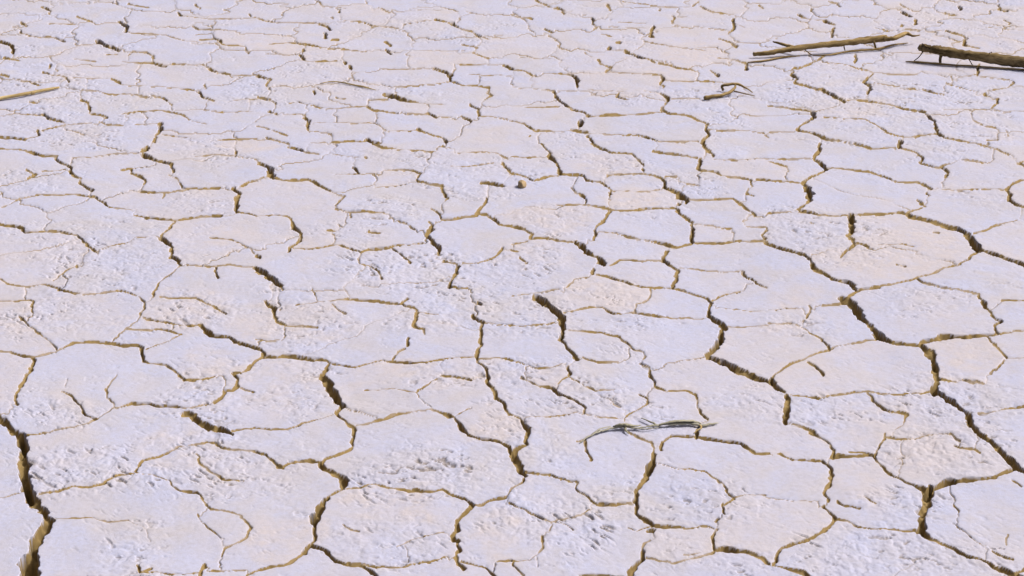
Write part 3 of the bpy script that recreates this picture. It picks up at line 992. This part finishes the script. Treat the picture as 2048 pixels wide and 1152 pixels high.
VERT = np.stack([WX, WY, Z], -1).reshape(-1, 3).astype(np.float32)
gx_u, gx_v = np.gradient(VERT.reshape(NV, NU, 3), axis=1), np.gradient(VERT.reshape(NV, NU, 3), axis=0)
NRM = np.cross(gx_v, gx_u).reshape(-1, 3)
NRM /= np.linalg.norm(NRM, axis=1)[:, None]
if NRM[:, 2].mean() < 0: NRM = -NRM
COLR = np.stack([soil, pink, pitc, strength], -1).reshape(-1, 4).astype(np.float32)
idx = np.arange(NV * NU).reshape(NV, NU)
QUAD = np.stack([idx[1:, :-1], idx[1:, 1:], idx[:-1, 1:], idx[:-1, :-1]], -1).reshape(-1, 4)
def grid_mesh(name, quads):
    vi, inv = np.unique(quads.ravel(), return_inverse=True)
    me = bpy.data.meshes.new(name)
    me.vertices.add(len(vi)); me.vertices.foreach_set('co', VERT[vi].ravel())
    me.loops.add(quads.size); me.loops.foreach_set('vertex_index', inv.astype(np.int32).ravel())
    me.polygons.add(len(quads))
    me.polygons.foreach_set('loop_start', np.arange(0, quads.size, 4, dtype=np.int32))
    me.update(calc_edges=True)
    me.polygons.foreach_set('use_smooth', np.ones(len(quads), bool))
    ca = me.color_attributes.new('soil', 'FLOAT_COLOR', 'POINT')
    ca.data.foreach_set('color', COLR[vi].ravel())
    me.normals_split_custom_set_from_vertices(NRM[vi].tolist())
    me.materials.append(MUD)
    return me

# ------------------------------------------------------------------ the ground, out to the horizon, with the plates as its parts
c4 = [(U[0], V[-1]), (U[-1], V[-1]), (U[-1], V[0]), (U[0], V[0])]
inner = [ground(a, b) for a, b in c4]
gcx = sum(float(p[0]) for p in inner) / 4; gcy = sum(float(p[1]) for p in inner) / 4
bm = bmesh.new()
N = 16
ring = []
for k in range(4):
    (xa, ya), (xb, yb) = inner[k], inner[(k + 1) % 4]
    for q in range(N): ring.append((float(xa + (xb - xa) * q / N), float(ya + (yb - ya) * q / N)))
floor_v = [bm.verts.new((x, y, -0.11)) for x, y in ring]
lev = [floor_v, [bm.verts.new((x, y, -0.004)) for x, y in ring]]
for rr in (1.0, 4.0, 14.0, 60.0, 300.0, 1500.0, 6000.0):
    row = []
    for k, (x, y) in enumerate(ring):
        v = Vector((x - gcx, y - gcy)); n_ = v.normalized() * rr
        row.append(bm.verts.new((x + n_.x, y + n_.y, -0.004)))
    lev.append(row)
ff = bm.faces.new(floor_v); ff.material_index = 1
for li, (A_, B_) in enumerate(zip(lev[:-1], lev[1:])):
    for k in range(len(ring)):
        f = bm.faces.new((A_[k], B_[k], B_[(k + 1) % len(ring)], A_[(k + 1) % len(ring)]))
        f.material_index = 1 if li == 0 else 0
bmesh.ops.recalc_face_normals(bm, faces=bm.faces)
me = bpy.data.meshes.new('ground'); bm.to_mesh(me); bm.free()
me.materials.append(far_mud_material()); me.materials.append(soil_material())
ground_obj = bpy.data.objects.new('ground', me); COL.objects.link(ground_obj)
ground_obj['kind'] = 'structure'
ground_obj['label'] = 'dry lake bed of pale cracked mud reaching to the horizon'

srt = np.argsort(FL, kind='stable'); fs = FL[srt]
lo = {}
keep = set(order)
rest = []
bounds = np.searchsorted(fs, np.arange(FL.max() + 2))
for l in order:
    q = QUAD[srt[bounds[l]:bounds[l + 1]]]
    o = bpy.data.objects.new('mud_plate', grid_mesh('mud_plate', q))
    COL.objects.link(o); o.parent = ground_obj
rest = QUAD[~np.isin(FL, np.array(order))]
o = bpy.data.objects.new('mud_plates', grid_mesh('mud_plates', rest))
COL.objects.link(o); o.parent = ground_obj; o['kind'] = 'stuff'

def ground_z(x, y):
    # height of the built surface under a point
    p = np.array([x, y, 0.0]) - np.array([0, 0, CAM_H])
    cy_ = p[1] * SP + p[2] * CP; cz = p[1] * CP - p[2] * SP
    px = PW / 2 + FPX * p[0] / cz; py = PH / 2 - FPX * cy_ / cz
    i = int(np.clip(np.searchsorted(V, py), 3, NV - 4)); j = int(np.clip(np.searchsorted(U, px), 3, NU - 4))
    return float(np.percentile(Z[i - 3:i + 4, j - 3:j + 4], 80))

# ------------------------------------------------------------------ dead wood and stones
def tube(pts, radii, seed=0, sides=10, sub=6, lump=.27, bend=.20, flat=1.0):
    """A tapering, slightly crooked woody stem through pts. Returns a bmesh; 'grain' runs along it."""
    rnd = random.Random(seed)
    P = []
    for k in range(len(pts) - 1):
        p0 = pts[max(k - 1, 0)]; p1 = pts[k]; p2 = pts[k + 1]; p3 = pts[min(k + 2, len(pts) - 1)]
        for q in range(sub):
            t = q / sub
            v = 0.5 * ((2 * p1) + (p2 - p0) * t + (2 * p0 - 5 * p1 + 4 * p2 - p3) * t * t + (3 * p1 - p0 - 3 * p2 + p3) * t ** 3)
            P.append((v, radii[k] + (radii[k + 1] - radii[k]) * t))
    P.append((pts[-1], radii[-1]))
    bm = bmesh.new(); lay = bm.verts.layers.float_vector.new('grain')
    rings = []; run = 0; lum = [rnd.uniform(-1, 1) for _ in range(sides)]
    for i, (p, r) in enumerate(P):
        d = (P[min(i + 1, len(P) - 1)][0] - P[max(i - 1, 0)][0]).normalized()
        if i: run += (p - P[i - 1][0]).length
        side = d.cross(Vector((0, 0, 1))).normalized(); up = side.cross(d)
        off = Vector((0, 0, 0)) if i in (0, len(P) - 1) else (side * rnd.uniform(-1, 1) + up * rnd.uniform(-.6, .6)) * r * bend
        lum = [l * .75 + rnd.uniform(-1, 1) * .5 for l in lum]
        rg = []
        for k in range(sides):
            a = 2 * math.pi * k / sides
            rr = r * (1 + lump * lum[k])
            v = bm.verts.new(p + off + side * math.cos(a) * rr + up * math.sin(a) * rr * flat)
            v[lay] = (math.cos(a) * r, run, math.sin(a) * r)
            rg.append(v)
        rings.append(rg)
    for a, b in zip(rings[:-1], rings[1:]):
        for k in range(sides): bm.faces.new((a[k], a[(k + 1) % sides], b[(k + 1) % sides], b[k]))
    for rg, i in ((rings[0], 0), (rings[-1], -1)):
        p, r = P[i]; q = P[1 if i == 0 else -2][0]
        tip = bm.verts.new(p + (p - q).normalized() * r * rnd.uniform(.2, .7)); tip[lay] = (0, run if i else 0, 0)
        for k in range(sides): bm.faces.new((rg[k], rg[(k + 1) % sides], tip))
    bmesh.ops.recalc_face_normals(bm, faces=bm.faces)
    for f in bm.faces: f.smooth = True
    return bm
def obj(name, bm, mat, parent=None):
    me = bpy.data.meshes.new(name); bm.to_mesh(me); bm.free(); me.materials.append(mat)
    o = bpy.data.objects.new(name, me); COL.objects.link(o)
    if parent:
        o.parent = parent; o.matrix_parent_inverse = Matrix.Translation(-parent.location)
    return o
def thing(name, loc, label, cat):
    o = bpy.data.objects.new(name, None); COL.objects.link(o)
    o.location = loc; o['label'] = label; o['category'] = cat; o.empty_display_size = .05
    bpy.context.view_layer.update()
    return o
def path(lst, ground_touch=False):
    """(px, py, height above the local surface) -> world points"""
    out = []
    for px, py, h in lst:
        p = at(px, py, h)
        g = ground_z(p.x, p.y)
        out.append(at(px, py, h + g))
    return out
def pxm(y): # photo pixels per metre on the ground at image row y
    x_, y_ = ground(PW / 2, y); return FPX / math.hypot(float(y_), CAM_H)

BARK = wood_material('weathered_bark', (0.36, 0.265, 0.125), (0.10, 0.064, 0.020))
BARK2 = wood_material('dark_weathered_bark', (0.27, 0.20, 0.10), (0.045, 0.028, 0.009))
STRAW = wood_material('pale_straw', (0.56, 0.45, 0.23), (0.26, 0.18, 0.07))
GREYW = wood_material('grey_withered_stalk', (0.40, 0.39, 0.32), (0.25, 0.24, 0.18))

# forked branch, upper right
T = thing('forked_branch', at(1540, 112), 'pale brown forked dead branch, barkless, left of the thick branch at upper right', 'branch')
obj('stem', tube(path([(1507, 108, .013), (1536, 106, .015), (1570, 100, .020), (1600, 96, .025), (1650, 90, .029), (1690, 86, .031), (1735, 80, .032), (1772, 76, .032)]),
                 [.0066, .0076, .0096, .0098, .0100, .0104, .0112, .0108], 3), BARK, T)
obj('broken_tip', tube(path([(1768, 77, .032), (1785, 78, .031), (1800, 72, .032), (1814, 67, .033), (1826, 72, .030), (1840, 70, .028)]),
                       [.0088, .0070, .0072, .0062, .0034, .0018], 5), BARK, T)
obj('fork', tube(path([(1546, 83, .030), (1560, 87, .027), (1578, 92, .024), (1600, 96, .024)]), [.0026, .0044, .0058, .0060], 7), BARK, T)
obj('twig', tube(path([(1686, 86, .029), (1688, 94, .015), (1690, 101, .002)]), [.0028, .0024, .0018], 8, 7, 3), BARK, T)
obj('twig', tube(path([(1748, 82, .030), (1750, 92, .012), (1752, 97, .002)]), [.0040, .0036, .0030], 9, 7, 3), BARK, T)
obj('twig', tube(path([(1607, 96, .022), (1614, 103, .012), (1624, 110, .002)]), [.0022, .0017, .0012], 10, 7, 3), BARK, T)

obj('thin_strand', tube(path([(1496, 125, .003), (1530, 121, .004), (1570, 114, .004), (1600, 112, .005)]), [.0022, .0036, .0034, .0018], 11, 8, 5, .25, .2), BARK, T)  # thin brown strands lying on the ground below the stem
obj('thin_strand', tube(path([(1625, 111, .003), (1660, 110, .004), (1690, 104, .005), (1730, 100, .006), (1755, 98, .007), (1785, 90, .007), (1816, 86, .005)]), [.0014, .0034, .0036, .0034, .0042, .0032, .0014], 12, 8, 5, .25, .2), BARK, T)

# thick branch running out of the right edge
T = thing('thick_branch', at(1960, 128), 'thick dark brown dead branch with a broken end at the right edge', 'branch')
obj('stem', tube(path([(1838, 95, .045), (1850, 97, .043), (1868, 100, .042), (1890, 104, .039), (1930, 110, .033), (1975, 116, .029), (2020, 122, .024), (2060, 128, .020), (2110, 136, .018)]),
                 [.0090, .0132, .0140, .0142, .0150, .0158, .0164, .0166, .0160], 13, 12), BARK2, T)
obj('splinter', tube(path([(1852, 96, .046), (1848, 91, .054), (1844, 87, .058)]), [.0062, .0048, .0016], 14, 7, 3), BARK2, T)
obj('splinter', tube(path([(1850, 97, .043), (1842, 97, .043), (1835, 96, .044)]), [.0058, .0042, .0020], 15, 7, 3), BARK2, T)
obj('stub', tube(path([(1882, 106, .034), (1881, 116, .018), (1880, 128, .001)]), [.0066, .0054, .0042], 16, 8, 3), BARK2, T)
obj('twig', tube(path([(1847, 101, .037), (1840, 112, .020), (1828, 122, .003)]), [.0024, .0018, .0012], 17, 7, 3), BARK2, T)
obj('twig', tube(path([(1937, 116, .022), (1942, 125, .010), (1946, 132, .002)]), [.0020, .0016, .0010], 18, 7, 3), BARK2, T)
obj('twig', tube(path([(1984, 110, .036), (1983, 104, .048), (1978, 107, .050)]), [.0022, .0014, .0008], 19, 7, 3), BARK2, T)

obj('thin_strand', tube(path([(1811, 123, .003), (1835, 124, .004), (1870, 127, .005), (1905, 130, .005), (1950, 132, .005), (2000, 136, .005), (2050, 139, .005)]), [.0012, .0034, .0038, .0026, .0024, .0028, .0030], 20, 8, 5, .25, .2), BARK, T)  # one more thin strand along the ground under the thick stem

# small twig below them
T = thing('dry_twig', at(1440, 193), 'small forked dry twig curled on the mud below the forked branch', 'twig')
obj('stem', tube(path([(1409, 196, .006), (1425, 193, .007), (1445, 190, .008), (1460, 184, .013), (1469, 177, .018), (1471, 170, .022)]),
                 [.0064, .0058, .0052, .0046, .0038, .0028], 23, 8, 4), BARK, T)
obj('side_shoot', tube(path([(1446, 181, .004), (1444, 172, .016), (1455, 170, .020), (1474, 168, .023), (1492, 176, .014), (1505, 185, .004)]),
                       [.0040, .0040, .0042, .0040, .0028, .0016], 24, 7, 4), BARK, T)
obj('side_shoot', tube(path([(1468, 182, .013), (1488, 187, .008), (1510, 192, .003)]), [.0022, .0016, .0010], 25, 6, 4), BARK, T)

# straw at the left edge
T = thing('straw_stalk', at(40, 194), 'straight pale straw stalk lying at the left edge', 'straw')
obj('stalk', tube(path([(-60, 209, .007), (0, 197, .007), (40, 190, .0075), (85, 181, .0075), (118, 175, .006)]), [.0052, .0053, .0054, .0050, .0034], 31, 10, 5, .08, .05), STRAW, T)
obj('node_joint', tube(path([(62, 186, .0075), (68, 184.8, .0075)]), [.0058, .0058], 32, 10, 3, .05, 0), STRAW, T)

# thin twig, far left of centre
T = thing('flat_twig', at(700, 172), 'thin straight pale brown twig lying flat, far left of centre', 'twig')
obj('stem', tube(path([(640, 167, .002), (664, 163, .003), (690, 166, .003), (712, 171, .003), (735, 176, .003), (752, 180, .002)]),
                 [.0010, .0018, .0024, .0024, .0020, .0010], 41, 8, 4), STRAW, T)
obj('side_shoot', tube(path([(700, 169, .003), (720, 171, .005), (738, 175, .005)]), [.0014, .0012, .0008], 42, 6, 3), STRAW, T)

# withered grey stalk, lower centre right
T = thing('withered_stalk', at(1290, 856), 'grey withered leafy stalk lying across cracks at lower right of centre', 'dried plant')
GREYD = wood_material('dark_withered_stalk', (0.36, 0.345, 0.26), (0.20, 0.19, 0.135))
obj('stem', tube(path([(1160, 886, .002), (1172, 876, .003), (1190, 866, .004), (1208, 860, .004), (1228, 855, .005), (1248, 852, .005), (1268, 856, .004), (1290, 854, .004), (1310, 851, .005), (1340, 848, .005), (1375, 846, .005), (1405, 850, .004), (1436, 846, .003)]),
                 [.0008, .0017, .0025, .0024, .0032, .0042, .0022, .0018, .0026, .0046, .0048, .0040, .0018], 51, 9, 5, .38, .45, .6), GREYW, T)
obj('knot', tube(path([(1226, 853, .007), (1240, 850, .010), (1254, 850, .010), (1268, 852, .007), (1282, 850, .005)]), [.0012, .0040, .0044, .0026, .0009], 57, 8, 4, .4, .4, .7), GREYD, T)
obj('dry_leaf', tube(path([(1318, 850, .006), (1340, 844, .010), (1362, 841, .011), (1386, 842, .009), (1402, 847, .006)]), [.0012, .0036, .0042, .0038, .0012], 55, 8, 4, .35, .35, .35), GREYD, T)
obj('dry_leaf', tube(path([(1180, 872, .004), (1200, 858, .007), (1222, 852, .007)]), [.0008, .0026, .0012], 56, 8, 4, .3, .3, .3), GREYW, T)
obj('side_shoot', tube(path([(1314, 850, .005), (1298, 842, .006), (1282, 836, .004)]), [.0026, .0022, .0008], 52, 7, 4, .35, .35, .6), GREYD, T)
obj('side_shoot', tube(path([(1250, 853, .006), (1252, 861, .005), (1258, 868, .003)]), [.0030, .0022, .0008], 54, 7, 4, .35, .3, .6), GREYD, T)
obj('side_shoot', tube(path([(1398, 849, .004), (1402, 856, .004), (1394, 861, .003), (1388, 866, .002)]), [.0022, .0020, .0016, .0006], 58, 7, 4, .35, .3, .6), STRAW, T)
obj('side_shoot', tube(path([(1266, 856, .004), (1292, 858, .004), (1318, 855, .003)]), [.0014, .0013, .0006], 59, 6, 4, .3, .4, .6), GREYW, T)

# stones
def stone(px, py, wpx, hpx, seed, mat, name, label):
    sc = pxm(py); r = wpx / 2 / sc; hz = hpx / 2 / sc
    rnd = random.Random(seed)
    bm = bmesh.new(); bmesh.ops.create_icosphere(bm, subdivisions=3, radius=1)
    planes = [(Vector((rnd.uniform(-1, 1), rnd.uniform(-1, 1), rnd.uniform(-.6, 1))).normalized(), rnd.uniform(.62, .9)) for _ in range(11)]
    for v in bm.verts:
        for n, d in planes:
            k = v.co.dot(n) - d
            if k > 0: v.co -= n * k * .9
        v.co *= 1 + .03 * rnd.uniform(-1, 1)
        v.co = Vector((v.co.x * r, v.co.y * r * .9, v.co.z * hz))
    for f in bm.faces: f.smooth = True
    p = at(px, py + hpx * .3); g = ground_z(p.x, p.y)
    o = obj(name, bm, mat); o.location = (p.x, p.y, g + hz * .62); o.rotation_euler = (0, 0, rnd.uniform(0, 6))
    o['label'] = label; o['category'] = 'stone'
    return o
m_, t_, b_ = new_mat('ochre_stone')
n_ = node(t_, 'ShaderNodeTexNoise', Scale=90.0, Detail=5.0)
t_.links.new(ramp(t_, n_.outputs[0], [(0.35, (0.27, 0.19, 0.09)), (0.65, (0.43, 0.32, 0.18))]).outputs[0], b_.inputs['Base Color'])
b_.inputs['Roughness'].default_value = .8
stone(1043, 370, 23, 18, 4, m_, 'ochre_stone', 'small ochre stone lying near the top centre of the cracked mud')
